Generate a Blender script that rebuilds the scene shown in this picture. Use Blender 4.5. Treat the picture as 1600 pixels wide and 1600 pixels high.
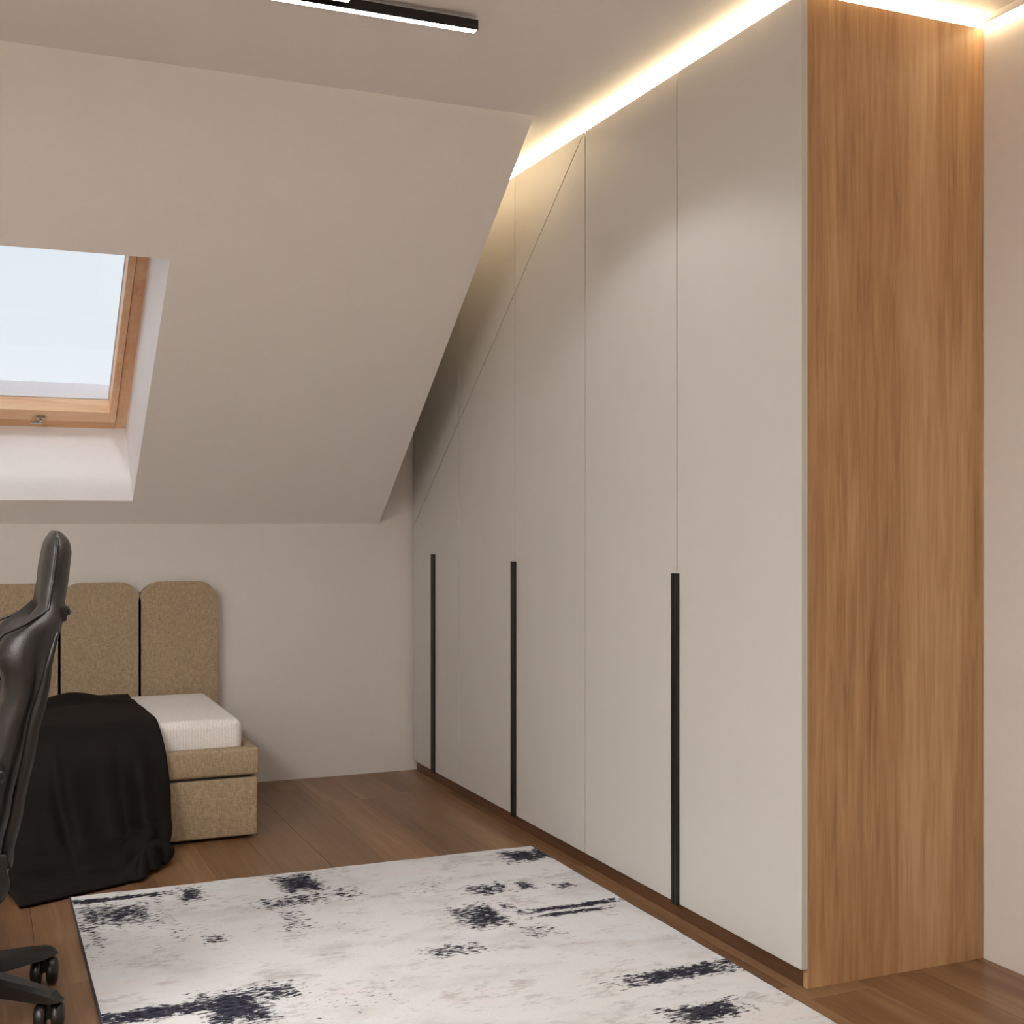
import bpy, bmesh, math, random
from mathutils import Vector, Matrix, noise
R = math.radians
scene = bpy.context.scene
for o in list(bpy.data.objects):
    bpy.data.objects.remove(o, do_unlink=True)
COL = scene.collection

# ------------------------------------------------------------------ camera
cam_d = bpy.data.cameras.new('camera')
cam_d.sensor_width = 36.0
cam_d.lens = 1956.0 / 1600.0 * 36.0
cam_d.shift_y = 16.0 / 1600.0
cam_d.clip_start = 0.02
cam = bpy.data.objects.new('camera', cam_d)
cam.location = (0, 0, 1.168)
cam.rotation_euler = (R(90), 0, -math.atan2(840, 1956))
COL.objects.link(cam)
scene.camera = cam

# ------------------------------------------------------------------ exposure
scene.view_settings.view_transform = 'Standard'
scene.view_settings.look = 'None'
scene.view_settings.exposure = 0.0
scene.view_settings.gamma = 1.0
scene.view_settings.use_curve_mapping = False

# ------------------------------------------------------------------ light levels
SKY = 1.08
LED = 210.0
FILL_PANEL = 32.5       # emission of the unseen ceiling panels added as fill light
BAR = 12.0          # emission of the lamp diffusers
SPOT = 24.0        # watts of each lamp segment's downward cone
WARM_LED = (1.0, 0.77, 0.47)
LAMP_COL = (1.0, 0.965, 0.915)

# ------------------------------------------------------------------ sky
world = bpy.data.worlds.new('sky')
scene.world = world
world.use_nodes = True
wn = world.node_tree.nodes
wl = world.node_tree.links
wn.clear()
tc = wn.new('ShaderNodeTexCoord')
sep = wn.new('ShaderNodeSeparateXYZ')
wl.new(tc.outputs['Generated'], sep.inputs[0])
cr = wn.new('ShaderNodeValToRGB')
cr.color_ramp.elements[0].position = 0.0
cr.color_ramp.elements[0].color = (0.845, 0.87, 0.895, 1)
cr.color_ramp.elements[1].position = 0.6
cr.color_ramp.elements[1].color = (0.70, 0.80, 0.95, 1)
wl.new(sep.outputs['Z'], cr.inputs[0])
nz = wn.new('ShaderNodeTexNoise')
nz.inputs['Scale'].default_value = 3.2
nz.inputs['Detail'].default_value = 5
wl.new(tc.outputs['Generated'], nz.inputs['Vector'])
cl = wn.new('ShaderNodeValToRGB')
cl.color_ramp.elements[0].position = 0.45
cl.color_ramp.elements[0].color = (0, 0, 0, 1)
cl.color_ramp.elements[1].position = 0.75
cl.color_ramp.elements[1].color = (0.6, 0.6, 0.6, 1)
wl.new(nz.outputs[0], cl.inputs[0])
mx = wn.new('ShaderNodeMixRGB')
wl.new(cl.outputs[0], mx.inputs[0])
wl.new(cr.outputs[0], mx.inputs[1])
mx.inputs[2].default_value = (0.90, 0.90, 0.90, 1)
bg = wn.new('ShaderNodeBackground')
bg.inputs['Strength'].default_value = SKY
wl.new(mx.outputs[0], bg.inputs['Color'])
wo = wn.new('ShaderNodeOutputWorld')
wl.new(bg.outputs[0], wo.inputs['Surface'])

# ------------------------------------------------------------------ sun: high, over the ridge, almost along the roof slope
sun_d = bpy.data.lights.new('sun', 'SUN')
sun_d.energy = 0.5
sun_d.angle = R(4)
sun_d.color = (1.0, 0.95, 0.93)
sun = bpy.data.objects.new('sun', sun_d)
sun.rotation_euler = Vector((-0.10, -0.598, 0.80)).to_track_quat('Z', 'Y').to_euler()
sun.location = (0, 0, 8)
COL.objects.link(sun)

# ------------------------------------------------------------------ materials
def srgb(r, g, b):
    f = lambda c: (c / 12.92 if c <= 0.04045 else ((c + 0.055) / 1.055) ** 2.4)
    return (f(r / 255), f(g / 255), f(b / 255), 1)

class NT:
    def __init__(self, name):
        self.m = bpy.data.materials.new(name)
        self.m.use_nodes = True
        self.n = self.m.node_tree.nodes
        self.l = self.m.node_tree.links
        self.b = self.n['Principled BSDF']
    def new(self, t, **kw):
        nd = self.n.new(t)
        for k, v in kw.items():
            if k.startswith('i_'):
                key = k[2:]
                key = int(key) if key.isdigit() else key.replace('_', ' ')
                nd.inputs[key].default_value = v
            else:
                setattr(nd, k, v)
        return nd
    def link(self, a, b):
        self.l.new(a, b)
    def math(self, op, a, b=None, c=None, clamp=False):
        nd = self.n.new('ShaderNodeMath')
        nd.operation = op
        nd.use_clamp = clamp
        for i, v in enumerate((a, b, c)):
            if v is None:
                continue
            if isinstance(v, (int, float)):
                nd.inputs[i].default_value = v
            else:
                self.l.new(v, nd.inputs[i])
        return nd.outputs[0]
    def coords(self, scale=(1, 1, 1), kind='Object', offset=None):
        t = self.n.new('ShaderNodeTexCoord')
        mp = self.n.new('ShaderNodeMapping')
        mp.inputs['Scale'].default_value = scale
        self.l.new(t.outputs[kind], mp.inputs['Vector'])
        if offset is not None:
            self.l.new(offset, mp.inputs['Location'])
        return mp.outputs[0]
    def noise(self, vec, scale, detail=3, rough=0.5, dist=0.0):
        nd = self.n.new('ShaderNodeTexNoise')
        nd.inputs['Scale'].default_value = scale
        nd.inputs['Detail'].default_value = detail
        nd.inputs['Roughness'].default_value = rough
        nd.inputs['Distortion'].default_value = dist
        self.l.new(vec, nd.inputs['Vector'])
        return nd.outputs[0]
    def ramp(self, fac, stops, interp='LINEAR'):
        nd = self.n.new('ShaderNodeValToRGB')
        nd.color_ramp.interpolation = interp
        e = nd.color_ramp.elements
        while len(e) < len(stops):
            e.new(0.5)
        for el, (p, c) in zip(e, stops):
            el.position = p
            el.color = c
        self.l.new(fac, nd.inputs[0])
        return nd.outputs[0]
    def mix(self, fac, a, b, blend='MIX'):
        nd = self.n.new('ShaderNodeMixRGB')
        nd.blend_type = blend
        for i, v in enumerate((fac, a, b)):
            if isinstance(v, (int, float)):
                nd.inputs[i].default_value = v
            elif isinstance(v, tuple):
                nd.inputs[i].default_value = v
            else:
                self.l.new(v, nd.inputs[i])
        return nd.outputs[0]
    def bump(self, h, strength, dist=0.002):
        nd = self.n.new('ShaderNodeBump')
        nd.inputs['Strength'].default_value = strength
        nd.inputs['Distance'].default_value = dist
        self.l.new(h, nd.inputs['Height'])
        self.l.new(nd.outputs[0], self.b.inputs['Normal'])

def plain(name, col, rough=0.5, metal=0.0, spec=None, grain=None, gs=60, gb=0.1):
    t = NT(name)
    t.b.inputs['Base Color'].default_value = col
    t.b.inputs['Roughness'].default_value = rough
    t.b.inputs['Metallic'].default_value = metal
    if spec is not None:
        t.b.inputs['Specular IOR Level'].default_value = spec
    if grain:
        v = t.coords()
        nn = t.noise(v, gs, 3)
        lo = tuple(c * (1 - grain) for c in col[:3]) + (1,)
        hi = tuple(min(1, c * (1 + grain)) for c in col[:3]) + (1,)
        t.link(t.ramp(nn, [(0.3, lo), (0.7, hi)]), t.b.inputs['Base Color'])
        if gb:
            t.bump(nn, gb, 0.001)
    return t.m

def emit(name, col, strength):
    m = bpy.data.materials.new(name)
    m.use_nodes = True
    n = m.node_tree.nodes
    n.clear()
    e = n.new('ShaderNodeEmission')
    e.inputs[0].default_value = (*col, 1)
    e.inputs[1].default_value = strength
    o = n.new('ShaderNodeOutputMaterial')
    m.node_tree.links.new(e.outputs[0], o.inputs[0])
    return m

def wood(name, stops, axis, rough, fine=1.0, rnd=False, cath=0.6, glossy_bump=0.05):
    """wood with the grain along the given object axis"""
    t = NT(name)
    st = [1.0, 1.0, 1.0]
    st[axis] = 0.055
    off = None
    if rnd:
        oi = t.new('ShaderNodeObjectInfo')
        cb = t.new('ShaderNodeCombineXYZ')
        t.link(t.math('MULTIPLY', oi.outputs['Random'], 37.0), cb.inputs[0])
        t.link(t.math('MULTIPLY', oi.outputs['Random'], 71.0), cb.inputs[1])
        t.link(t.math('MULTIPLY', oi.outputs['Random'], 13.0), cb.inputs[2])
        off = cb.outputs[0]
    v = t.coords(tuple(st), offset=off)
    big = t.noise(v, 4.5 * fine, 3, 0.5, 1.2)
    lines = t.noise(v, 55 * fine, 4, 0.65, 0.5)
    st2 = [1.0, 1.0, 1.0]
    st2[axis] = 0.02
    v2 = t.coords(tuple(st2), offset=off)
    pores = t.noise(v2, 240 * fine, 2, 0.5)
    rings = t.math('SINE', t.math('MULTIPLY', big, 34.0))
    a = t.math('MULTIPLY', big, 0.55)
    b = t.math('MULTIPLY_ADD', lines, 0.40, a)
    c = t.math('MULTIPLY_ADD', rings, 0.05 * cath, b)
    d = t.math('MULTIPLY_ADD', pores, 0.16, c)
    col = t.ramp(d, stops)
    if rnd:
        oi2 = t.new('ShaderNodeObjectInfo')
        val = t.math('MULTIPLY_ADD', oi2.outputs['Random'], 0.22, 0.89)
        hsv = t.new('ShaderNodeHueSaturation')
        t.link(col, hsv.inputs['Color'])
        t.link(val, hsv.inputs['Value'])
        col = hsv.outputs[0]
    t.link(col, t.b.inputs['Base Color'])
    t.b.inputs['Roughness'].default_value = rough
    t.bump(d, glossy_bump, 0.001)
    return t.m

M = {}
M['paint'] = plain('wall_paint', (0.70, 0.665, 0.635, 1), 0.75, grain=0.01, gs=40, gb=0.02)
M['ceil_paint'] = plain('ceiling_paint', (0.90, 0.87, 0.835, 1), 0.8, grain=0.008, gs=40, gb=0.02)
M['reveal'] = plain('reveal_paint', (0.93, 0.895, 0.89, 1), 0.6, grain=0.01, gs=40, gb=0)
M['door'] = plain('door_lacquer', (0.60, 0.582, 0.56, 1), 0.42, spec=0.35, grain=0.006, gs=20, gb=0)
M['carcass'] = plain('carcass_board', srgb(58, 46, 38), 0.7, grain=0.05)
M['black'] = plain('black_anodised', srgb(22, 21, 20), 0.42, grain=0.05, gs=200, gb=0.03)
M['oak'] = wood('oak_veneer', [(0.36, srgb(120, 84, 54)), (0.47, srgb(165, 125, 87)), (0.57, srgb(186, 146, 104)), (0.70, srgb(204, 167, 128))], 2, 0.5, 1.0)
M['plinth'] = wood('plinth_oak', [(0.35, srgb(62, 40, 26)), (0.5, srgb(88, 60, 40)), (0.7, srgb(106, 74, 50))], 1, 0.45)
M['floor'] = wood('oak_plank', [(0.34, srgb(90, 63, 42)), (0.48, srgb(118, 86, 59)), (0.58, srgb(130, 98, 69)), (0.70, srgb(148, 117, 86))], 1, 0.38, 0.8, rnd=True, cath=0.5)
M['joint'] = plain('floor_joint', srgb(110, 82, 60), 0.8)
M['pine'] = wood('pine_frame', [(0.33, srgb(222, 170, 126)), (0.5, srgb(238, 196, 154)), (0.7, srgb(246, 214, 178))], 0, 0.4, 1.2)
M['pine_v'] = wood('pine_stile', [(0.33, srgb(216, 160, 116)), (0.5, srgb(232, 184, 142)), (0.7, srgb(242, 204, 166))], 1, 0.4, 1.2)
M['pine_low'] = wood('pine_casing', [(0.33, srgb(200, 146, 102)), (0.5, srgb(222, 172, 128)), (0.7, srgb(234, 194, 152))], 0, 0.4, 1.2)
M['flash'] = plain('pale_flashing', (0.86, 0.80, 0.80, 1), 0.6, grain=0.02)
M['chrome'] = plain('satin_metal', srgb(190, 185, 180), 0.25, metal=1.0, grain=0.03)
M['led'] = emit('led_warm', WARM_LED, LED)
M['led_wall'] = emit('led_wall_warm', (1.0, 0.78, 0.50), LED * 0.11)
M['panel'] = emit('fill_diffuser', LAMP_COL, FILL_PANEL)
M['gap_fill'] = emit('gap_fill_warm', WARM_LED, 11.0)
M['bar'] = emit('lamp_diffuser', (1.0, 0.97, 0.95), BAR)

def fabric(name, col, weave=420, amount=0.22, rough=0.95, blend=1.0):
    t = NT(name)
    v = t.coords((1, 1, 0.16))
    a = t.noise(v, weave, 2, 0.6)
    v2 = t.coords((0.16, 0.16, 1))
    b = t.noise(v2, weave, 2, 0.6)
    c = t.noise(t.coords(), 18, 3)
    s = t.math('ADD', t.math('MULTIPLY', a, 0.5), t.math('MULTIPLY', b, 0.5))
    s2 = t.math('MULTIPLY_ADD', c, 0.08, t.math('MULTIPLY', s, 1.02))
    lo = tuple(x * (1 - amount) for x in col[:3]) + (1,)
    hi = tuple(min(1, x * (1 + amount)) for x in col[:3]) + (1,)
    t.link(t.ramp(s2, [(0.42, lo), (0.68, hi)]), t.b.inputs['Base Color'])
    t.b.inputs['Roughness'].default_value = rough
    t.b.inputs['Specular IOR Level'].default_value = 0.15
    t.bump(s, 0.35, 0.002)
    return t.m
M['linen'] = fabric('beige_linen', srgb(166, 147, 122), 330, 0.26)
M['throw'] = fabric('black_wool', srgb(21, 18, 16), 600, 0.18, rough=0.72)

def mattress_mat():
    t = NT('white_ticking')
    v = t.coords()
    sp = t.new('ShaderNodeSeparateXYZ')
    t.link(v, sp.inputs[0])
    rib = t.math('SINE', t.math('MULTIPLY', sp.outputs[0], 2 * math.pi / 0.011))
    n = t.noise(t.coords((1, 1, 1)), 160, 3)
    f = t.math('MULTIPLY_ADD', rib, 0.12, n)
    t.link(t.ramp(f, [(0.3, (0.74, 0.71, 0.69, 1)), (0.7, (0.89, 0.86, 0.84, 1))]), t.b.inputs['Base Color'])
    t.b.inputs['Roughness'].default_value = 0.9
    t.bump(f, 0.4, 0.002)
    return t.m
M['ticking'] = mattress_mat()

def leather(name, col, rough=0.42):
    t = NT(name)
    v = t.coords()
    vo = t.new('ShaderNodeTexVoronoi', i_Scale=330.0)
    t.link(v, vo.inputs['Vector'])
    n = t.noise(v, 30, 4)
    lo = tuple(c * 0.8 for c in col[:3]) + (1,)
    hi = tuple(c * 1.25 for c in col[:3]) + (1,)
    t.link(t.ramp(n, [(0.3, lo), (0.7, hi)]), t.b.inputs['Base Color'])
    t.b.inputs['Roughness'].default_value = rough
    t.bump(vo.outputs[0], 0.25, 0.0015)
    return t.m
M['leather'] = leather('black_leather', srgb(39, 37, 35), 0.40)
M['shell'] = plain('chair_plastic', srgb(19, 18, 17), 0.38, grain=0.08, gs=300, gb=0.05)
M['rubber'] = plain('caster_plastic', srgb(16, 15, 15), 0.35, grain=0.05)

def glass_mat():
    m = bpy.data.materials.new('window_glass')
    m.use_nodes = True
    n = m.node_tree.nodes
    n.clear()
    tr = n.new('ShaderNodeBsdfTransparent')
    tr.inputs[0].default_value = (0.97, 0.985, 0.985, 1)
    gl = n.new('ShaderNodeBsdfGlossy')
    gl.inputs['Roughness'].default_value = 0.02
    mixn = n.new('ShaderNodeMixShader')
    o = n.new('ShaderNodeOutputMaterial')
    l = m.node_tree.links
    mixn.inputs[0].default_value = 0.03
    l.new(tr.outputs[0], mixn.inputs[1])
    l.new(gl.outputs[0], mixn.inputs[2])
    l.new(mixn.outputs[0], o.inputs[0])
    return m
M['glass'] = glass_mat()

RUG_PATCHES = [(0.412, 4.022, 0.134, 0.020, 1), (0.382, 3.841, 0.121, 0.113, 0.75), (0.622, 3.972, 0.033, 0.076, 0.8), (0.955, 3.961, 0.058, 0.089, 0.95), (0.895, 3.783, 0.091, 0.055, 0.75), (0.854, 3.599, 0.039, 0.091, 0.6), (1.079, 3.791, 0.049, 0.068, 0.6), (1.296, 3.749, 0.072, 0.069, 0.45), (1.768, 3.981, 0.082, 0.053, 1), (1.492, 3.661, 0.063, 0.054, 0.75), (1.616, 3.654, 0.024, 0.039, 0.85), (1.731, 3.604, 0.039, 0.034, 0.7), (1.373, 3.419, 0.058, 0.091, 0.95), (1.474, 3.476, 0.023, 0.04, 0.7), (1.673, 3.40, 0.147, 0.016, 1), (1.62, 3.345, 0.11, 0.014, 0.9), (1.474, 3.225, 0.059, 0.072, 0.5), (1.199, 3.175, 0.071, 0.041, 0.75), (1.674, 2.783, 0.148, 0.037, 0.95), (1.585, 2.54, 0.082, 0.046, 0.95), (0.396, 3.046, 0.156, 0.035, 1), (0.569, 3.008, 0.066, 0.089, 1), (0.679, 3.072, 0.056, 0.055, 0.8), (0.844, 2.951, 0.119, 0.094, 0.35), (0.612, 3.521, 0.029, 0.033, 0.7), (0.545, 3.594, 0.078, 0.091, 0.4), (1.016, 3.362, 0.078, 0.163, 0.25),
    (0.30, 3.72, 0.03, 0.20, 0.6), (1.0, 2.4, 0.2, 0.05, 0.9), (0.5, 2.3, 0.1, 0.12, 0.8), (1.5, 2.1, 0.15, 0.05, 0.9), (0.8, 1.95, 0.12, 0.06, 0.8)]
def rug_mat():
    t = NT('distressed_rug')
    tcn = t.new('ShaderNodeTexCoord')
    sp = t.new('ShaderNodeSeparateXYZ')
    # wobble the coordinates so that the patches have ragged outlines
    wob = t.new('ShaderNodeTexNoise', i_Scale=14.0, i_Detail=4.0)
    t.link(tcn.outputs['Object'], wob.inputs['Vector'])
    vm = t.new('ShaderNodeVectorMath', operation='MULTIPLY_ADD')
    t.link(wob.outputs['Color'], vm.inputs[0])
    vm.inputs[1].default_value = (0.05, 0.04, 0)
    t.link(tcn.outputs['Object'], vm.inputs[2])
    sub = t.new('ShaderNodeVectorMath', operation='SUBTRACT')
    t.link(vm.outputs[0], sub.inputs[0])
    sub.inputs[1].default_value = (0.025, 0.02, 0)
    t.link(sub.outputs[0], sp.inputs[0])
    x, y = sp.outputs[0], sp.outputs[1]
    acc = None
    for cx, cy, hx, hy, s in RUG_PATCHES:
        dx = t.math('MULTIPLY', t.math('ABSOLUTE', t.math('SUBTRACT', x, cx - RUGC[0])), 1.0 / hx)
        dy = t.math('MULTIPLY', t.math('ABSOLUTE', t.math('SUBTRACT', y, cy - RUGC[1])), 1.0 / hy)
        d = t.math('MAXIMUM', dx, dy)
        mk = t.math('MULTIPLY_ADD', d, -s * 0.62, s * 1.30, clamp=True)
        mk = t.math('MINIMUM', mk, s)
        acc = mk if acc is None else t.math('MAXIMUM', acc, mk)
    v1 = t.coords((0.42, 1.0, 1))
    n1 = t.noise(v1, 95, 4, 0.62)
    n2 = t.noise(t.coords((1.0, 0.5, 1)), 22, 4, 0.6)
    n3 = t.noise(t.coords((0.3, 1.6, 1)), 110, 2, 0.5)
    nn = t.math('ADD', t.math('MULTIPLY', n1, 0.62), t.math('MULTIPLY', n2, 0.23))
    nn = t.math('MULTIPLY_ADD', n3, 0.15, nn)
    val = t.math('MULTIPLY_ADD', acc, 0.30, nn)
    ink = t.ramp(val, [(0.66, (0, 0, 0, 1)), (0.725, (1, 1, 1, 1))])
    soft = t.noise(t.coords((0.6, 1, 1)), 5.5, 4, 0.6)
    base = t.ramp(soft, [(0.35, (0.58, 0.58, 0.585, 1)), (0.5, (0.67, 0.69, 0.715, 1)), (0.65, (0.69, 0.685, 0.695, 1))])
    # pale grey and rose scuffs all over
    sc = t.noise(t.coords((0.5, 1.3, 1)), 48, 5, 0.7)
    reg = t.noise(t.coords(), 7, 2)
    scv = t.math('MULTIPLY_ADD', reg, 0.5, t.math('MULTIPLY', sc, 0.7))
    scuff = t.ramp(scv, [(0.64, (0, 0, 0, 1)), (0.76, (1, 1, 1, 1))])
    base = t.mix(t.math('MULTIPLY', scuff, 0.55), base, (0.33, 0.30, 0.30, 1))
    navy = t.ramp(t.noise(t.coords((0.5, 1, 1)), 90, 2), [(0.35, (0.010, 0.011, 0.020, 1)), (0.7, (0.060, 0.061, 0.088, 1))])
    col = t.mix(ink, base, navy)
    t.link(col, t.b.inputs['Base Color'])
    t.b.inputs['Roughness'].default_value = 0.95
    t.b.inputs['Specular IOR Level'].default_value = 0.1
    pile = t.noise(t.coords((0.6, 1, 1)), 260, 2)
    t.bump(t.math('MULTIPLY_ADD', ink, -0.4, pile), 0.4, 0.003)
    return t.m

# ------------------------------------------------------------------ helpers
def tag(o, label=None, cat=None, group=None, kind=None):
    if label: o['label'] = label
    if cat: o['category'] = cat
    if group: o['group'] = group
    if kind: o['kind'] = kind
    return o

def empty(name, loc=(0, 0, 0)):
    o = bpy.data.objects.new(name, None)
    o.empty_display_size = 0.1
    o.location = loc
    COL.objects.link(o)
    return o

def wloc(o):
    v = Vector((0, 0, 0))
    while o is not None:
        v = v + o.location
        o = o.parent
    return v

def finish(name, bm, mat, parent=None, smooth=False, origin=None):
    """bm in world coordinates -> object whose mesh is relative to its parent (or to origin)"""
    base = wloc(parent) if parent else Vector((0, 0, 0))
    org = Vector(origin) if origin else base
    bmesh.ops.translate(bm, verts=bm.verts, vec=-org)
    bmesh.ops.recalc_face_normals(bm, faces=bm.faces)
    me = bpy.data.meshes.new(name)
    bm.to_mesh(me)
    bm.free()
    if smooth:
        for p in me.polygons:
            p.use_smooth = True
    me.materials.append(mat)
    o = bpy.data.objects.new(name, me)
    o.location = org - base
    COL.objects.link(o)
    if parent:
        o.parent = parent
    return o

def add_box(bm, x0, x1, y0, y1, z0, z1, bev=0.0, seg=2):
    g = bmesh.ops.create_cube(bm, size=1.0)
    vs = g['verts']
    for v in vs:
        v.co = Vector(((x0 + x1) / 2 + v.co.x * (x1 - x0), (y0 + y1) / 2 + v.co.y * (y1 - y0), (z0 + z1) / 2 + v.co.z * (z1 - z0)))
    if bev > 0:
        es = list({e for v in vs for e in v.link_edges})
        bmesh.ops.bevel(bm, geom=es, offset=bev, segments=seg, profile=0.5, affect='EDGES')

def box(name, x0, x1, y0, y1, z0, z1, mat, parent=None, bev=0.0, seg=2, smooth=False, origin=None):
    bm = bmesh.new()
    add_box(bm, x0, x1, y0, y1, z0, z1, bev, seg)
    return finish(name, bm, mat, parent, smooth, origin)

def add_hexa(bm, a, b):
    """closed prism between two matching polygons of points"""
    va = [bm.verts.new(p) for p in a]
    vb = [bm.verts.new(p) for p in b]
    n = len(a)
    bm.faces.new(va)
    bm.faces.new(vb[::-1])
    for i in range(n):
        bm.faces.new((va[i], va[(i + 1) % n], vb[(i + 1) % n], vb[i]))

def prism_x(name, yz, x0, x1, mat, parent=None, bev=0.0, smooth=False):
    bm = bmesh.new()
    add_hexa(bm, [(x0, y, z) for y, z in yz], [(x1, y, z) for y, z in yz])
    if bev:
        bmesh.ops.bevel(bm, geom=list(bm.edges), offset=bev, segments=2, profile=0.5, affect='EDGES')
    return finish(name, bm, mat, parent, smooth)

def add_tube(bm, pts, r, seg=10, cap=True):
    pts = [Vector(p) for p in pts]
    rings = []
    up = Vector((0, 0, 1))
    for i, p in enumerate(pts):
        d = (pts[min(i + 1, len(pts) - 1)] - pts[max(i - 1, 0)]).normalized()
        a = d.cross(up)
        if a.length < 1e-3:
            a = d.cross(Vector((0, 1, 0)))
        a.normalize()
        b = d.cross(a)
        rr = r[i] if isinstance(r, (list, tuple)) else r
        rings.append([bm.verts.new(p + (a * math.cos(t) + b * math.sin(t)) * rr) for t in [2 * math.pi * k / seg for k in range(seg)]])
    for A, B in zip(rings, rings[1:]):
        for k in range(seg):
            bm.faces.new((A[k], A[(k + 1) % seg], B[(k + 1) % seg], B[k]))
    if cap:
        bm.faces.new(rings[0][::-1])
        bm.faces.new(rings[-1])

def add_lathe(bm, prof, centre, axis='Z', seg=24):
    """prof: (radius, height) list, closed at both ends"""
    c = Vector(centre)
    rings = []
    for r, h in prof:
        ring = []
        for k in range(seg):
            t = 2 * math.pi * k / seg
            u, v = r * math.cos(t), r * math.sin(t)
            p = {'Z': (u, v, h), 'Y': (u, h, v), 'X': (h, u, v)}[axis]
            ring.append(bm.verts.new(c + Vector(p)))
        rings.append(ring)
    for A, B in zip(rings, rings[1:]):
        for k in range(seg):
            bm.faces.new((A[k], A[(k + 1) % seg], B[(k + 1) % seg], B[k]))
    bm.faces.new(rings[0][::-1])
    bm.faces.new(rings[-1])

def weighted(o):
    m = o.modifiers.new('wn', 'WEIGHTED_NORMAL')
    m.keep_sharp = True
    return o

def lerp_tab(tab, z):
    if z <= tab[0][0]:
        return tab[0][1]
    for (a, va), (b, vb) in zip(tab, tab[1:]):
        if z <= b:
            t = (z - a) / (b - a)
            t = t * t * (3 - 2 * t) * 0.5 + t * 0.5
            return va + (vb - va) * t
    return tab[-1][1]

# ------------------------------------------------------------------ room
XL, XR = -2.30, 2.485
YN, YB = -1.60, 5.615
ZC = 2.512
ZK = 1.161                      # knee wall height
YS = 3.773                      # where the slope meets the ceiling
XE = 1.70                       # free edge of the slope at the ceiling
XE2 = 1.735                     # ... and at the knee wall
T = 0.10
US = Vector((0, YS - YB, ZC - ZK)); LS = US.length; US.normalize()
NS = Vector((0, US.z, -US.y))
def SP(x, v, d=0.0):
    return Vector((x, YB, ZK)) + US * v + NS * d

# floor: slab and separate planks
floor = box('floor', XL, XR, YN, YB, -0.10, -0.012, M['joint'])
tag(floor, 'oak plank floor of the attic room', None, kind='structure')
PW, PL, PG = 0.192, 1.28, 0.0004
def plank_mesh(y0, y1):
    bm = bmesh.new()
    add_box(bm, -PW / 2 + PG, PW / 2 - PG, y0 - (y0 + y1) / 2 + PG, y1 - (y0 + y1) / 2 - PG, -0.012, 0.0)
    top = [e for e in bm.edges if all(abs(v.co.z) < 1e-6 for v in e.verts)]
    bmesh.ops.bevel(bm, geom=top, offset=0.0005, segments=1, affect='EDGES')
    me = bpy.data.meshes.new('floor_plank')
    bm.to_mesh(me); bm.free()
    me.materials.append(M['floor'])
    return me
full = plank_mesh(0, PL)
rng = random.Random(5)
offs = {}
x = 1.882 + PW / 2 + 5 * PW
cols = []
xx = 1.914 - 0.032 + PW / 2     # a joint runs along the front of the wardrobe
k0 = -int((xx - XL) / PW) - 1
ci = 0
for k in range(k0, 5):
    xc = xx + k * PW
    if xc + PW / 2 <= XL or xc - PW / 2 >= XR:
        continue
    if k == 0: st = 2.53
    else: st = YN + rng.choice([0.0, 0.33, 0.62, 0.9, 1.12]) + rng.uniform(-0.05, 0.05)
    y = st - math.ceil((st - YN) / PL) * PL
    while y < YB:
        a, b = max(y, YN), min(y + PL, YB)
        xa, xb = max(xc - PW / 2, XL), min(xc + PW / 2, XR)
        if b - a > 0.02 and xb - xa > 0.02:
            if b - a > PL - 1e-4 and xb - xa > PW - 1e-4:
                me = full
                px = xc
            else:
                bm = bmesh.new()
                px = (xa + xb) / 2
                add_box(bm, xa - px + PG, xb - px - PG, a - (a + b) / 2 + PG, b - (a + b) / 2 - PG, -0.012, 0.0)
                me = bpy.data.meshes.new('floor_plank')
                bm.to_mesh(me); bm.free()
                me.materials.append(M['floor'])
            o = bpy.data.objects.new('floor_plank', me)
            o.location = (px, (a + b) / 2, 0)
            COL.objects.link(o)
            o.parent = floor
        y += PL
    ci += 1

# walls
bm = bmesh.new()
add_box(bm, XL - T, XE2 - 0.02, YB, YB + T, -0.1, ZK)
add_box(bm, XE2 - 0.02, XR + T, YB, YB + T, -0.1, ZC + 0.05)
tag(finish('wall_back', bm, M['paint']), 'pale knee wall behind the bed', kind='structure')
tag(box('wall_right', XR, XR + T, YN - T, YB + T, -0.1, ZC + 0.05, M['paint']), 'pale wall to the right of the wardrobe', kind='structure')
tag(box('wall_left', XL - T, XL, YN - T, YB + T, -0.1, ZC + 0.05, M['paint']), 'pale wall on the left side of the room', kind='structure')
tag(box('wall_front', XL, XR, YN - T, YN, -0.1, ZC + 0.05, M['paint']), 'pale wall opposite the bed', kind='structure')
bm = bmesh.new()
add_box(bm, XL - T, XR + T, YN - T, YS, ZC, ZC + 0.10)
add_box(bm, XE, XR + T, YS, YB + T, ZC, ZC + 0.10)
tag(finish('ceiling', bm, M['ceil_paint']), 'flat pale ceiling above the rug', kind='structure')

# sloped ceiling with the roof window opening
HX0, HX1, HV0, HV1 = -0.25, 0.6135, 0.1645, 1.529
DW = 0.38                       # depth of the reveal, square to the slope
bm = bmesh.new()
def slab(x0a, x0b, x1a, x1b, va, vb, d0=0.0, d1=0.03):
    add_hexa(bm, [SP(x0a, va, d0), SP(x1a, va, d0), SP(x1b, vb, d0), SP(x0b, vb, d0)],
             [SP(x0a, va, d1), SP(x1a, va, d1), SP(x1b, vb, d1), SP(x0b, vb, d1)])
def xe(v): return XE2 + (XE - XE2) * v / LS
slab(XL - T, XL - T, HX0, HX0, -.05, LS + .05)
slab(HX0, HX0, HX1, HX1, -.05, HV0)
slab(HX0, HX0, HX1, HX1, HV1, LS + .05)
slab(HX1, HX1, xe(-.05), xe(LS + .05), -.05, LS + .05)
slope = tag(finish('wall_slope', bm, M['ceil_paint']), 'sloping attic ceiling with roof window', kind='structure')
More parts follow.
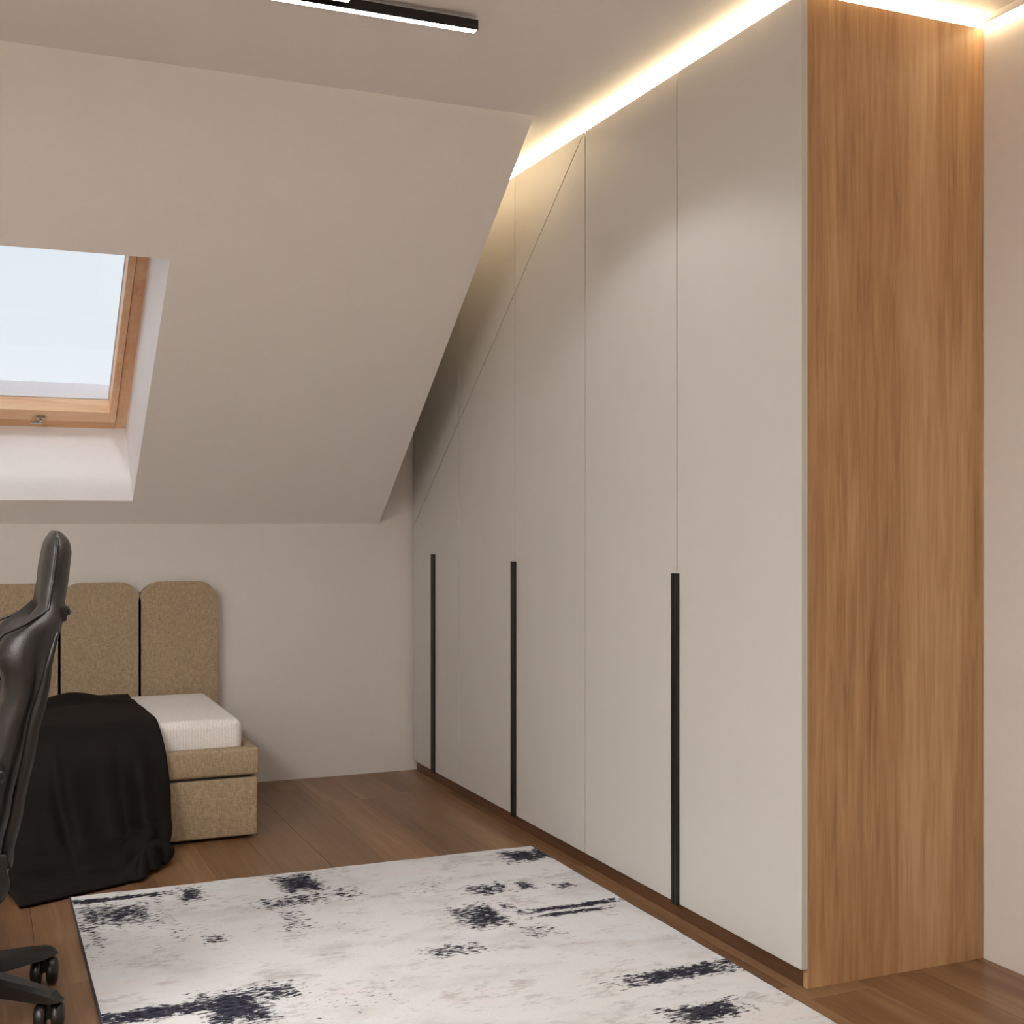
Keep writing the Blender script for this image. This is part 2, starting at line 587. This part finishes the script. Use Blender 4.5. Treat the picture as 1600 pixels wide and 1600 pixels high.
# cheek that closes the side of the boxed slope
bm = bmesh.new()
pa = [(XE2 - .0005, YB, ZK + .003), (XE - .0005, YS + .004, ZC), (XE - .0005, YB, ZC)]
add_hexa(bm, [Vector(p) for p in pa], [Vector(p) - Vector((0.02, 0, 0)) for p in pa])
finish('side_cheek', bm, M['paint'], slope)
# reveals
FX0, FX1, FV0, FV1 = HX0 + 0.007, 0.606, 0.184, HV1 - 0.02
def quadprism(name, pts, off, mat, parent):
    b2 = bmesh.new()
    add_hexa(b2, pts, [p + off for p in pts])
    return finish(name, b2, mat, parent)
DX = DW + 0.02
E_ = 0.0012
quadprism('reveal', [SP(HX0, HV0, E_), SP(HX1, HV0, E_), SP(FX1, FV0, DX), SP(FX0, FV0, DX)], -US * 0.02, M['reveal'], slope)
quadprism('reveal', [SP(HX0, HV1, E_), SP(HX1, HV1, E_), SP(FX1, FV1, DX), SP(FX0, FV1, DX)], US * 0.02, M['reveal'], slope)
quadprism('reveal', [SP(HX1, HV0 - .02, E_), SP(HX1, HV1 + .02, E_), SP(FX1, FV1 + .02, DX), SP(FX1, FV0 - .02, DX)], Vector((0.02, 0, 0)), M['reveal'], slope)
quadprism('reveal', [SP(HX0, HV0 - .02, E_), SP(HX0, HV1 + .02, E_), SP(FX0, FV1 + .02, DX), SP(FX0, FV0 - .02, DX)], Vector((-0.02, 0, 0)), M['reveal'], slope)

# roof window
win = empty('window_1', SP((FX0 + FX1) / 2, FV0, DW))
tag(win, 'pine framed roof window in the sloping ceiling', kind='structure')
def sbox(name, x0, x1, v0, v1, d0, d1, mat, parent, bev=0.002):
    b2 = bmesh.new()
    add_hexa(b2, [SP(x0, v0, d0), SP(x1, v0, d0), SP(x1, v1, d0), SP(x0, v1, d0)],
             [SP(x0, v0, d1), SP(x1, v0, d1), SP(x1, v1, d1), SP(x0, v1, d1)])
    if bev:
        bmesh.ops.bevel(b2, geom=list(b2.edges), offset=bev, segments=2, profile=0.5, affect='EDGES')
    return finish(name, b2, mat, parent)
CW = 0.044
d0, d1 = DW, DW + 0.10
sbox('frame_rail', FX0 + CW, FX1 - CW, FV0 - .004, FV0 + 0.047, d0 - 0.001, d1, M['pine_low'], win)
sbox('frame_rail', FX0 + CW, FX1 - CW, FV1 - 0.05, FV1 + .004, d0 - 0.001, d1, M['pine'], win)
sbox('frame_stile', FX1 - CW, FX1 + 0.004, FV0, FV1, d0, d1, M['pine_v'], win)
sbox('frame_stile', FX0 - 0.004, FX0 + CW, FV0, FV1, d0, d1, M['pine_v'], win)
SX0, SX1, SV0, SV1 = FX0 + CW + .003, FX1 - CW - .003, FV0 + 0.056, FV1 - 0.056
SW, SH = 0.028, 0.062
e0, e1 = d0 - 0.014, d0 + 0.060
sbox('sash_rail', SX0, SX1, SV0, SV0 + SH, e0, e1, M['pine'], win)
sbox('sash_rail', SX0, SX1, SV1 - SH, SV1, e0, e1, M['pine'], win)
sbox('sash_stile', SX1 - SW, SX1, SV0, SV1, e0 - .001, e1, M['pine_v'], win)
sbox('sash_stile', SX0, SX0 + SW, SV0, SV1, e0 - .001, e1, M['pine_v'], win)
sbox('pane', SX0 + SW - .004, SX1 - SW + .004, SV0 + SH - .004, SV1 - SH + .004, d0 + 0.050, d0 + 0.056, M['glass'], win, 0)
# pale outer cladding that shows through the lower edge of the glass
sbox('cladding', SX0, SX1, SV0 - .03, SV0 + SH + .003, e1 + .001, e1 + 0.085, M['flash'], win, 0)
sbox('cladding', SX0, SX1, SV1 - SH - .003, SV1 + .03, e1 + .001, e1 + 0.03, M['flash'], win, 0)
sbox('cladding', SX1 - SW - .003, SX1 + .03, SV0 - .03, SV1 + .03, e1 + .001, e1 + 0.012, M['flash'], win, 0)
sbox('cladding', SX0 - .03, SX0 + SW + .003, SV0 - .03, SV1 + .03, e1 + .001, e1 + 0.03, M['flash'], win, 0)
# small turn handle on the lower rail
hx = 0.252
hd = sbox('handle', hx - .012, hx + .022, SV0 + .018, SV0 + .032, e0 - .012, e0, M['chrome'], win, 0.003)
sbox('lever', hx - .034, hx + .012, SV0 - .004, SV0 + .010, e0 - .020, e0 - .010, M['chrome'], hd, 0.003)
sbox('spindle', hx - .002, hx + .010, SV0 + .006, SV0 + .022, e0 - .018, e0 - .004, M['chrome'], hd, 0.002)

# ------------------------------------------------------------------ wardrobe
XD, XC = 1.896, 1.914            # door face and carcass face
ZT = 2.490
SEAMS = [2.584, 3.188, 3.790, 4.388, 4.988, 5.592]
G = 0.0028
ZB = 0.050
def zs(y):                       # slanted seam
    return 2.492 - (y - 3.790) * 0.7475
def door_poly(y0, y1, lower=True):
    if y1 <= 3.80:
        return [(y0, ZB), (y1, ZB), (y1, ZT), (y0, ZT)]
    if lower:
        return [(y0, ZB), (y1, ZB), (y1, zs(y1) - G), (y0, min(ZT, zs(y0) - G))]
    return None
def handle(door, y0, y1, z1):
    return box('handle', XD - 0.012, XD + 0.0005, y0, y1, 0.046, z1, M['black'], door, 0.0015)
def wardrobe_unit(label, y0, ys, y1):
    root = empty('wardrobe_cabinet', ((XC + XR) / 2, (y0 + y1) / 2, 0))
    tag(root, label, 'wardrobe', 'fitted wardrobe run')
    first = y0 < 2.6
    box('carcass', XC + .004, XR - .002, y0 + (0.020 if first else 0.0005), y1 - .0005, 0.052, ZT - 0.012, M['carcass'], root)
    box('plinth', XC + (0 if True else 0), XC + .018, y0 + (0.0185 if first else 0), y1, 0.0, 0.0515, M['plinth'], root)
    if first:
        box('side_panel', XC, XR - .001, y0, y0 + .018, 0.0, ZT, M['oak'], root, 0.0006, 1, origin=(XC, y0, 0.6))
    edges = [y0] + ys + [y1]
    for a, b in zip(edges, edges[1:]):
        aa = a + (0.0 if (first and a == y0) else G)
        dr = prism_x('door', door_poly(aa, b - G), XD, XC, M['door'], root, 0.0008)
        if b > 3.80:
            top = [(aa, zs(aa) + G)] + [(b - G, zs(b - G) + G), (b - G, ZT), (aa, ZT)]
            if zs(aa) + G >= ZT - .003:
                top = [(aa + .004, ZT), (b - G, zs(b - G) + G), (b - G, ZT)]
            prism_x('filler_panel', top, XD, XC, M['door'], root)
        yield dr, a, b
def build_unit(*a):
    return list(wardrobe_unit(*a))
u1 = build_unit('tall two-door white wardrobe cabinet with oak side panel', SEAMS[0], [SEAMS[1]], SEAMS[2])
u2 = build_unit('middle two-door white wardrobe cabinet with slanted tops under the slope', SEAMS[2], [SEAMS[3]], SEAMS[4])
u3 = build_unit('low slanted single-door white wardrobe cabinet beside the back wall', SEAMS[4], [], SEAMS[5])
for u, ys in ((u1, SEAMS[1]), (u2, SEAMS[3])):
    handle(u[0][0], ys - 0.0155, ys - 0.0022, 1.018)
    handle(u[1][0], ys + 0.0022, ys + 0.0155, 1.018)
bm = bmesh.new()
add_box(bm, XD - .012, XD + .0005, 5.300 - .0155, 5.300 - .0015, 0.046, 1.024, 0.0015)
add_box(bm, XD - .012, XD + .0005, 5.300 + .0015, 5.300 + .0155, 0.046, 1.024, 0.0015)
add_box(bm, XD - .008, XD + .0005, 5.300 - .004, 5.300 + .004, 0.046, 1.024)
finish('handle', bm, M['black'], u3[0][0])

# light strips
ls = empty('led_strip', (XC + .02, 4.0, ZT - .012))
tag(ls, 'warm light strip along the top of the white wardrobe doors', 'light strip')
box('profile', XC + .004, XC + .024, 2.606, 5.588, ZT - .0118, ZT - .004, M['chrome'], ls)
box('diffuser', XC + .006, XC + .022, 2.608, 5.586, ZT - .004, ZT - .001, M['led'], ls)
ls = empty('led_strip', (XE + .01, 4.4, 2.49))  # added strip, hidden by the slope, brightens the filler panels
tag(ls, 'added warm fill strip out of sight in the gap behind the slope edge', 'light strip')
box('profile', XE + .0005, XE + .005, 3.90, 5.0, 2.488, ZC - .001, M['chrome'], ls)
box('diffuser', XE + .0052, XE + .009, 3.902, 4.998, 2.490, ZC - .003, M['gap_fill'], ls)
ls = empty('led_strip', (2.2, 2.63, ZT - .012))
tag(ls, 'warm light strip along the top of the oak side panel', 'light strip')
box('profile', XC + .03, XR - .004, 2.606, 2.626, ZT - .0118, ZT - .004, M['chrome'], ls)
box('diffuser', XC + .032, XR - .006, 2.608, 2.624, ZT - .004, ZT - .001, M['led'], ls)
ls = empty('led_strip', (XR - .01, 1.0, 2.49))
tag(ls, 'warm light strip at the ceiling edge of the right wall', 'light strip')
bm = bmesh.new()
add_box(bm, XR - .020, XR - .017, YN + .01, 2.58, 2.4935, ZC - .0005)
add_box(bm, XR - .017, XR - .0005, YN + .01, 2.58, 2.503, ZC - .0005)
finish('profile', bm, M['paint'], ls)
box('diffuser', XR - .0165, XR - .001, YN + .012, 2.578, 2.4955, 2.5028, M['led_wall'], ls)

# ------------------------------------------------------------------ ceiling lamp
lamp = empty('linear_lamp', (0.45, 3.1, ZC))
tag(lamp, 'black linear ceiling lamp with two glowing white bars', 'lamp')
def bar(x0, x1, y0, y1, z0, z1):
    b2 = bmesh.new()
    add_box(b2, x0, x1, y0, y0 + .002, z0, z1)
    add_box(b2, x0, x1, y1 - .002, y1, z0, z1)
    add_box(b2, x0, x0 + .002, y0 + .002, y1 - .002, z0, z1)
    add_box(b2, x1 - .002, x1, y0 + .002, y1 - .002, z0, z1)
    add_box(b2, x0 + .002, x1 - .002, y0 + .002, y1 - .002, z0 + .004, z1)
    o = finish('bar', b2, M['black'], lamp)
    box('diffuser', x0 + .002, x1 - .002, y0 + .002, y1 - .002, z0 + .0005, z0 + .0039, M['bar'], o)
ZL = 2.470
bar(-0.35, 1.225, 3.078, 3.107, ZL, ZL + .027)
bar(-0.75, 0.862, 3.017, 3.046, ZL, ZL + .027)
for xs in (-0.2, 0.72):
    box('bracket', xs, xs + .03, 3.020, 3.104, ZL + .0271, ZL + .032, M['black'], lamp)
    bm = bmesh.new()
    add_tube(bm, [(xs + .015, 3.062, ZL + .032), (xs + .015, 3.062, ZC)], .008, 10)
    finish('stem', bm, M['black'], lamp)
for i, (lx, w, ang, bl_) in enumerate(((1.215, 0.42, 126, 0.22), (0.72, 0.9, 100, 1.0), (0.25, 0.9, 100, 1.0), (-0.25, 0.9, 100, 1.0))):
    sd = bpy.data.lights.new('lamp_cone', 'SPOT')
    sd.energy = SPOT * w
    sd.color = LAMP_COL
    sd.spot_size = R(ang)
    sd.spot_blend = bl_
    sd.shadow_soft_size = 0.05
    so = bpy.data.objects.new('lamp_cone', sd)
    so.location = (lx - 0.45, 3.092 - 3.1, ZL - (.02 if i == 0 else .06) - ZC)
    COL.objects.link(so)
    so.parent = lamp

def panel(label, xc, yc, w, l):  # ceiling fill panels out of view, added to raise the room's light level
    p = empty('fill_panel', (xc, yc, ZC))
    tag(p, label, 'lamp')
    b2 = bmesh.new()
    for q in ((xc - w / 2 - .015, xc + w / 2 + .015, yc - l / 2 - .015, yc - l / 2), (xc - w / 2 - .015, xc + w / 2 + .015, yc + l / 2, yc + l / 2 + .015),
              (xc - w / 2 - .015, xc - w / 2, yc - l / 2, yc + l / 2), (xc + w / 2, xc + w / 2 + .015, yc - l / 2, yc + l / 2)):
        add_box(b2, *q, ZC - .03, ZC)
    finish('frame', b2, M['black'], p)
    box('diffuser', xc - w / 2, xc + w / 2, yc - l / 2, yc + l / 2, ZC - .025, ZC - .001, M['panel'], p)
panel('added out-of-view ceiling fill light near the wall opposite the bed', -1.35, -0.4, 0.6, 1.2)
panel('added out-of-view ceiling fill light beside the left wall', -1.35, 1.9, 0.6, 1.2)

# ------------------------------------------------------------------ rug
RX0, RX1, RY0, RY1 = 0.270, 1.835, 1.75, 4.095
RUGC = ((RX0 + RX1) / 2, (RY0 + RY1) / 2)
M['rug'] = rug_mat()
M['binding'] = plain('rug_binding', srgb(62, 60, 74), 0.9, grain=0.1, gs=300)
rug = empty('area_rug', (RUGC[0], RUGC[1], 0))
tag(rug, 'cream area rug with distressed navy blue print on the floor', 'rug')
bm = bmesh.new()
nx, ny = 40, 60
def rz(i, j):
    return 0.010 + 0.0006 * math.sin(i * 1.3 + j * 0.7)
g = [[bm.verts.new((RX0 + .004 + (RX1 - RX0 - .008) * i / nx, RY0 + .004 + (RY1 - RY0 - .008) * j / ny + 0.002 * math.sin(i * .6), rz(i, j))) for i in range(nx + 1)] for j in range(ny + 1)]
for j in range(ny):
    for i in range(nx):
        bm.faces.new((g[j][i], g[j][i + 1], g[j + 1][i + 1], g[j + 1][i]))
bd = [e for e in bm.edges if e.is_boundary]
ex = bmesh.ops.extrude_edge_only(bm, edges=bd)
for v in [q for q in ex['geom'] if isinstance(q, bmesh.types.BMVert)]:
    v.co.z = 0.001
finish('pile', bm, M['rug'], rug, smooth=False)
for nm, a in (('binding', (RX0, RX0 + .0045, RY0, RY1)), ('binding', (RX1 - .0045, RX1, RY0, RY1))):
    box(nm, a[0], a[1], a[2], a[3], 0.0005, 0.0095, M['binding'], rug, 0.001, 1)

# ------------------------------------------------------------------ bed
BX0, BX1, BY0 = -1.04, 0.963, 4.630
bed = empty('upholstered_daybed', ((BX0 + BX1) / 2, 5.08, 0))
tag(bed, 'beige linen daybed with panelled headboard along the back wall', 'bed')
box('drawer_box', BX0, BX1, BY0, 5.545, 0.012, 0.226, M['linen'], bed, 0.008, 3, True)
for fx in (BX0 + .06, BX1 - .10):
    for fy in (BY0 + .04, 5.46):
        box('foot', fx, fx + .04, fy, fy + .04, 0.0, 0.014, M['black'], bed)
# rail: a tray with raised edges that holds the mattress
bm = bmesh.new()
add_box(bm, BX0 - .006, BX1 + .006, BY0 - .006, BY0 + .052, 0.236, 0.336, 0.012, 3)
add_box(bm, BX0 - .006, BX1 + .006, 5.490, 5.548, 0.236, 0.336, 0.012, 3)
add_box(bm, BX1 - .036, BX1 + .006, BY0 + .040, 5.50, 0.2365, 0.3355, 0.012, 3)
add_box(bm, BX0 - .006, BX0 + .036, BY0 + .040, 5.50, 0.2365, 0.3355, 0.012, 3)
add_box(bm, BX0 + .03, BX1 - .03, BY0 + .04, 5.50, 0.237, 0.262)
finish('rail', bm, M['linen'], bed, True)
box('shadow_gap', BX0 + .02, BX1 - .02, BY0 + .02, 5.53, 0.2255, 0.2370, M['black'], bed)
PWD = 0.3245
px1 = 0.975
k = 0
while px1 - PWD > BX0 - 0.05:
    a, b = px1 - PWD + .00005, px1 - .00005
    r = 0.085
    pts = [(a, 0.20), (b, 0.20)]
    for t in range(9):
        th = math.pi / 2 * t / 8
        pts.append((b - r + r * math.cos(th), 0.908 - r + r * math.sin(th)))
    for t in range(9):
        th = math.pi / 2 + math.pi / 2 * t / 8
        pts.append((a + r + r * math.cos(th), 0.908 - r + r * math.sin(th)))
    bm = bmesh.new()
    add_hexa(bm, [(x_, 5.552, z_) for x_, z_ in pts], [(x_, 5.612, z_) for x_, z_ in pts])
    bm.normal_update()
    fe = [e for e in bm.edges if all(abs(v.co.y - 5.552) < 1e-5 for v in e.verts)]
    bmesh.ops.bevel(bm, geom=fe, offset=0.0055, segments=4, profile=0.5, affect='EDGES')
    weighted(finish('headboard_panel', bm, M['linen'], bed, True))
    px1 -= PWD
    k += 1

mat_o = box('mattress', BX0 + .05, BX1 - .043, BY0 + .058, 5.486, 0.263, 0.436, M['ticking'], None, 0.032, 5, True, origin=(0, 5.07, 0.263))
tag(mat_o, 'white ribbed mattress in the beige daybed', 'mattress')
weighted(mat_o)

# ------------------------------------------------------------------ black throw blanket
def blanket():
    bm = bmesh.new()
    NU, NV = 90, 150
    # path in (y, z) with its arc length, before folds
    rows = []
    def hemY(u):
        x_ = 0.10 + u * 0.5
        return 4.055 + max(0.0, x_ - 0.13) * 0.42 + max(0, u - .82) * 0.55
    for j in range(NV + 1):
        v = j / NV
        row = []
        for i in range(NU + 1):
            u = i / NU
            hem = hemY(u)
            # key path: top back, top front, over the edge, rail, low, floor touch, hem
            touch = max(hem + 0.10, 4.40 + 0.02 * math.sin(u * 7))
            P = [(5.44, .4435), (5.20, .445), (4.95, .4455), (4.76, .444), (4.688, .432), (4.642, .392), (4.614, .335),
                 (4.598, .25), (4.572, .16), (4.525, .075), (touch + .03, .028), (touch - .04, .010), ((touch - .04) * .5 + hem * .5, .008), (hem, .006)]
            VV = [0, .14, .28, .39, .44, .48, .52, .58, .65, .72, .79, .85, .93, 1.0]
            for q in range(len(VV) - 1):
                if v <= VV[q + 1] + 1e-9:
                    t = (v - VV[q]) / (VV[q + 1] - VV[q])
                    break
            # catmull-rom
            p0, p1, p2, p3 = P[max(q - 1, 0)], P[q], P[q + 1], P[min(q + 2, len(P) - 1)]
            def cr_(a, b, c, d): return 0.5 * ((2 * b) + (-a + c) * t + (2 * a - 5 * b + 4 * c - d) * t * t + (-a + 3 * b - 3 * c + d) * t ** 3)
            y_ = cr_(p0[0], p1[0], p2[0], p3[0]); z_ = cr_(p0[1], p1[1], p2[1], p3[1])
            # side edges
            xr = lerp_tab([(0, .585), (.3, .598), (.42, .618), (.52, .628), (.7, .640), (.79, .625), (.9, .605), (1, .585)], v)
            xl = lerp_tab([(0, -.12), (.4, -.10), (.6, -.06), (.8, .03), (.9, .085), (1, .125)], v)
            x_ = xl + (xr - xl) * u
            # folds
            hang = max(0, min(1, (v - .46) / .12)) * max(0, min(1, (.90 - v) / .10))
            f = (math.sin(u * 17 + 1.1 * math.sin(v * 6)) * .014 + math.sin(u * 31 + 1.7 + v * 4) * .007) * (0.35 + 1.1 * max(0, min(1, (v - .5) / .25)))
            f += 0.034 * math.exp(-((u - .86) / .035) ** 2) + 0.018 * math.exp(-((u - .47) / .022) ** 2) - 0.020 * math.exp(-((u - .77) / .04) ** 2)
            y_ -= hang * (f + .020)
            topw = max(0, 1 - abs(v - .22) / .24)
            ridge = math.exp(-((v - .10 - .05 * u) / .035) ** 2) * (.038 * (1 - u) + .006)
            z_ += topw * (0.006 * math.sin(u * 9 + v * 8) + .006) + ridge
            ridge2 = math.exp(-((v - .30 + .24 * u) / .030) ** 2) * .026 * math.exp(-((u - .55) / .3) ** 2)
            z_ += ridge2
            fl = max(0, min(1, (v - .80) / .06)) * max(0.15, min(1, (1.0 - v) / .04 + .15))
            n1 = noise.noise(Vector((x_ * 9, y_ * 9, 2.0)))
            z_ += fl * (0.012 * max(0, n1 + .35))
            # bunched corner at the lower right
            c1 = math.exp(-((u - .88) / .13) ** 2) * max(0, min(1, (v - .68) / .10))
            z_ += c1 * (.042 + .034 * math.sin(v * 44 + u * 16 + 1.2 * math.sin(u * 23))) * (1.0 if v < .96 else max(.1, (1 - v) / .04))
            x_ += c1 * .018 * math.sin(v * 38)
            y_ += c1 * .020 * math.sin(u * 42 + v * 9)
            x_ += 0.006 * math.sin(v * 21 + 2) * u ** 6
            n2 = noise.noise(Vector((x_ * 14, y_ * 10, z_ * 10)))
            y_ -= .006 * n2 * hang
            z_ = max(z_, .006)
            row.append(bm.verts.new((x_, y_, z_)))
        rows.append(row)
    for A, B in zip(rows, rows[1:]):
        for i in range(NU):
            bm.faces.new((A[i], A[i + 1], B[i + 1], B[i]))
    o = finish('throw_blanket', bm, M['throw'], None, True, origin=(0.3, 4.6, 0))
    s = o.modifiers.new('thick', 'SOLIDIFY')
    s.thickness = 0.007
    s.offset = 1.0
    return o
bl = blanket()
tag(bl, 'black throw blanket draped over the daybed and onto the floor', 'blanket')

# ------------------------------------------------------------------ office chair (faces left, its back to the wardrobe)
CX, CY = -0.06, 3.22
chair = empty('gaming_chair', (CX, CY, 0))
tag(chair, 'black leather high-back office chair in front of the bed', 'chair')
# rear line, front line of the middle, front line of the side bolsters, half width
T_R = [(.33, .062), (.44, .075), (.53, .094), (.69, .124), (.83, .155), (.96, .186), (1.05, .199), (1.10, .204), (1.14, .196)]
T_C = [(.33, -.03), (.45, -.03), (.60, -.01), (.75, .060), (.88, .118), (.945, .150), (.985, .140), (1.05, .142), (1.10, .150), (1.14, .160)]
T_S = [(.33, -.05), (.45, -.055), (.60, -.02), (.70, .020), (.775, .050), (.82, .045), (.87, .020), (.91, .040), (.945, .092), (.975, .128), (1.05, .142), (1.10, .150), (1.14, .160)]
T_W = [(.33, .205), (.45, .225), (.60, .235), (.75, .245), (.86, .255), (.93, .240), (.985, .170), (1.03, .150), (1.10, .140), (1.14, .115)]
def back_mesh(rear_only=False):
    bm = bmesh.new()
    zs_ = [.33 + (1.112 - .33) * k / 46 for k in range(47)] + [1.112 + .036 * math.sin(math.pi / 2 * k / 9) for k in range(1, 10)]
    rings = []
    for z in zs_:
        r, c, s, w = (lerp_tab(t_, z) for t_ in (T_R, T_C, T_S, T_W))
        shr = 1.0
        if z > 1.112:
            q = (z - 1.112) / .036
            shr = math.sqrt(max(0.004, 1 - q * q))
        if z < .36:
            q = (.36 - z) / .034
            shr = math.sqrt(max(0.05, 1 - q * q))
        ring = []
        K = 30
        # front from -w to +w
        for k in range(K + 1):
            a = -1 + 2 * k / K
            t_ = max(0, (abs(a) - .55) / .28)
            t_ = min(1, t_); t_ = t_ * t_ * (3 - 2 * t_)
            fx = c + (s - c) * t_
            edge = abs(a) ** 7
            mid = (fx + r) / 2
            fx2 = fx + (mid - fx) * edge
            xx_ = mid + (fx2 - mid) * shr
            ring.append((xx_, a * w * (0.75 + .25 * shr), z))
        for k in range(1, K):
            a = 1 - 2 * k / K
            edge = abs(a) ** 5
            t_ = 1 if abs(a) > .9 else 0
            fx = c + (s - c) * min(1, max(0, (abs(a) - .45) / .42))
            mid = (fx + r) / 2
            rx = r + (mid - r) * edge * .8 + .012 * (1 - a * a)
            xx_ = mid + (rx - mid) * shr
            ring.append((xx_, a * w * (0.75 + .25 * shr), z))
        rings.append([bm.verts.new((p[0], CY + p[1], p[2])) for p in ring])
    n = len(rings[0])
    for A, B in zip(rings, rings[1:]):
        for k in range(n):
            bm.faces.new((A[k], A[(k + 1) % n], B[(k + 1) % n], B[k]))
    bm.faces.new(rings[0][::-1]); bm.faces.new(rings[-1])
    return bm
back = finish('backrest', back_mesh(), M['leather'], chair, True)
# piping along each side seam, and the rear shell edge
for s in (-1, 1):
    pts = []
    z = .82
    while z <= 1.1301:
        r, c, sd, w = (lerp_tab(t_, z) for t_ in (T_R, T_C, T_S, T_W))
        f = .52 if z > .97 else .52 + min(.42, (.97 - z) * 9)
        pts.append((r + (sd - r) * f, CY + s * (w * (1.0 if z > .96 else max(.93, 1 - (.96 - z) * 3)) + .0005), z))
        z += .01
    bm = bmesh.new()
    add_tube(bm, pts, .0035, 8)
    finish('piping', bm, M['rubber'], back, True)
    # shell rail on the side, from the shoulder to the hinge
    pts = []
    z = .40
    while z <= .935:
        r, w = lerp_tab(T_R, z), lerp_tab(T_W, z)
        pts.append((r - .006, CY + s * (w - .012), z))
        z += .02
    bm = bmesh.new()
    add_tube(bm, pts, [.004 + .010 * min(1, (len(pts) - 1 - k) / 8) for k in range(len(pts))], 10)
    finish('shell_rail', bm, M['shell'], chair, True)
# strap and buckle behind the head
bm = bmesh.new()
add_tube(bm, [(.196, CY - .13, .965), (.204, CY - .06, .955), (.207, CY, .95), (.204, CY + .06, .955), (.196, CY + .13, .965)], .009, 8)
add_box(bm, .176, .197, CY - .15, CY - .125, .938, .972, .004)
finish('neck_strap', bm, M['rubber'], chair, False)
# seat
bm = bmesh.new()
add_box(bm, -.42, .03, CY - .245, CY + .245, .345, .435, .035, 4)
for s in (-1, 1):
    add_box(bm, -.42, .02, CY + s * .215 - .045, CY + s * .215 + .045, .36, .475, .035, 4)
finish('seat', bm, M['leather'], chair, True)
box('seat_pan', -.36, .0, CY - .19, CY + .19, .318, .350, M['shell'], chair, .01)
for s in (-1, 1):
    ys_ = CY + s * .27
    arm = box('armrest', -.32, .062, ys_ - .045, ys_ + .045, .602, .634, M['shell'], chair, .012, 3, True)
    box('armrest_post', -.17, -.09, ys_ - .018, ys_ + .018, .33, .602, M['shell'], arm, .008)
    box('armrest_bracket', -.17, -.09, min(ys_, CY + s * .1), max(ys_, CY + s * .1), .318, .336, M['shell'], arm, .004)
    # recliner hinge cover
    bm = bmesh.new()
    add_lathe(bm, [(.045, -.014), (.058, -.010), (.060, 0), (.058, .010), (.045, .014)], (.012, CY + s * .255, .375), 'Y', 24)
    add_box(bm, -.04, .066, CY + s * .255 - .010, CY + s * .255 + .010, .385, .44, .006)
    finish('hinge_cover', bm, M['shell'], chair, True)
bm = bmesh.new()
add_lathe(bm, [(.030, .10), (.030, .20), (.022, .205), (.022, .26), (.014, .262), (.014, .32)], (CX, CY, 0), 'Z', 20)
finish('gas_lift', bm, M['black'], chair, True)
box('tilt_mechanism', CX - .12, CX + .10, CY - .08, CY + .08, .285, .319, M['black'], chair, .01)
# five-star base
RB = 0.268
bm = bmesh.new()
add_lathe(bm, [(.040, .072), (.052, .080), (.052, .125), (.042, .135)], (CX, CY, 0), 'Z', 20)
hub = finish('base_hub', bm, M['shell'], chair, True)
cw_prof = [(.012, -.033), (.026, -.032), (.0325, -.026), (.0335, -.016), (.0325, -.008), (.025, -.006)]
for k in range(5):
    ang = R(36) + k * R(72) - R(1)
    d = Vector((math.cos(ang), math.sin(ang), 0)); p = Vector((-d.y, d.x, 0))
    c = Vector((CX, CY, 0))
    bm = bmesh.new()
    secs = []
    for r_, hw, zb, zt in ((.035, .032, .080, .130), (.15, .027, .076, .117), (.245, .022, .070, .102), (.285, .019, .070, .094), (.303, .014, .072, .082)):
        q = c + d * r_
        secs.append([q - p * hw + Vector((0, 0, zb)), q + p * hw + Vector((0, 0, zb)), q + p * hw + Vector((0, 0, zt - .008)), q + p * (hw - .010) + Vector((0, 0, zt)), q - p * (hw - .010) + Vector((0, 0, zt)), q - p * hw + Vector((0, 0, zt - .008))])
    vs = [[bm.verts.new(x_) for x_ in s] for s in secs]
    for A, B in zip(vs, vs[1:]):
        for i in range(6):
            bm.faces.new((A[i], A[(i + 1) % 6], B[(i + 1) % 6], B[i]))
    bm.faces.new(vs[0][::-1]); bm.faces.new(vs[-1])
    finish('base_arm', bm, M['shell'], chair)
    # caster: twin wheels on a fork
    q = c + d * (RB + .004)
    axis = R(20 + 40 * k)
    a = Vector((math.cos(ang + .5), math.sin(ang + .5), 0))
    if k == 0: a = Vector((math.cos(R(-10)), math.sin(R(-10)), 0))
    bm = bmesh.new()
    add_tube(bm, [q + Vector((0, 0, .034)), q + Vector((0, 0, .071))], .011, 10)
    add_box(bm, q.x - .010, q.x + .010, q.y - .010, q.y + .010, .03, .05, .003)
    fork = finish('caster', bm, M['rubber'], chair, False)
    for s in (-1, 1):
        bm = bmesh.new()
        add_lathe(bm, [(r_, h * s) for r_, h in cw_prof], (0, 0, 0), 'X', 24)
        rot = Matrix.Rotation(math.atan2(a.y, a.x), 4, 'Z')
        bmesh.ops.transform(bm, matrix=Matrix.Translation(q + Vector((0, 0, .0336))) @ rot, verts=bm.verts)
        finish('wheel', bm, M['rubber'], fork, True)
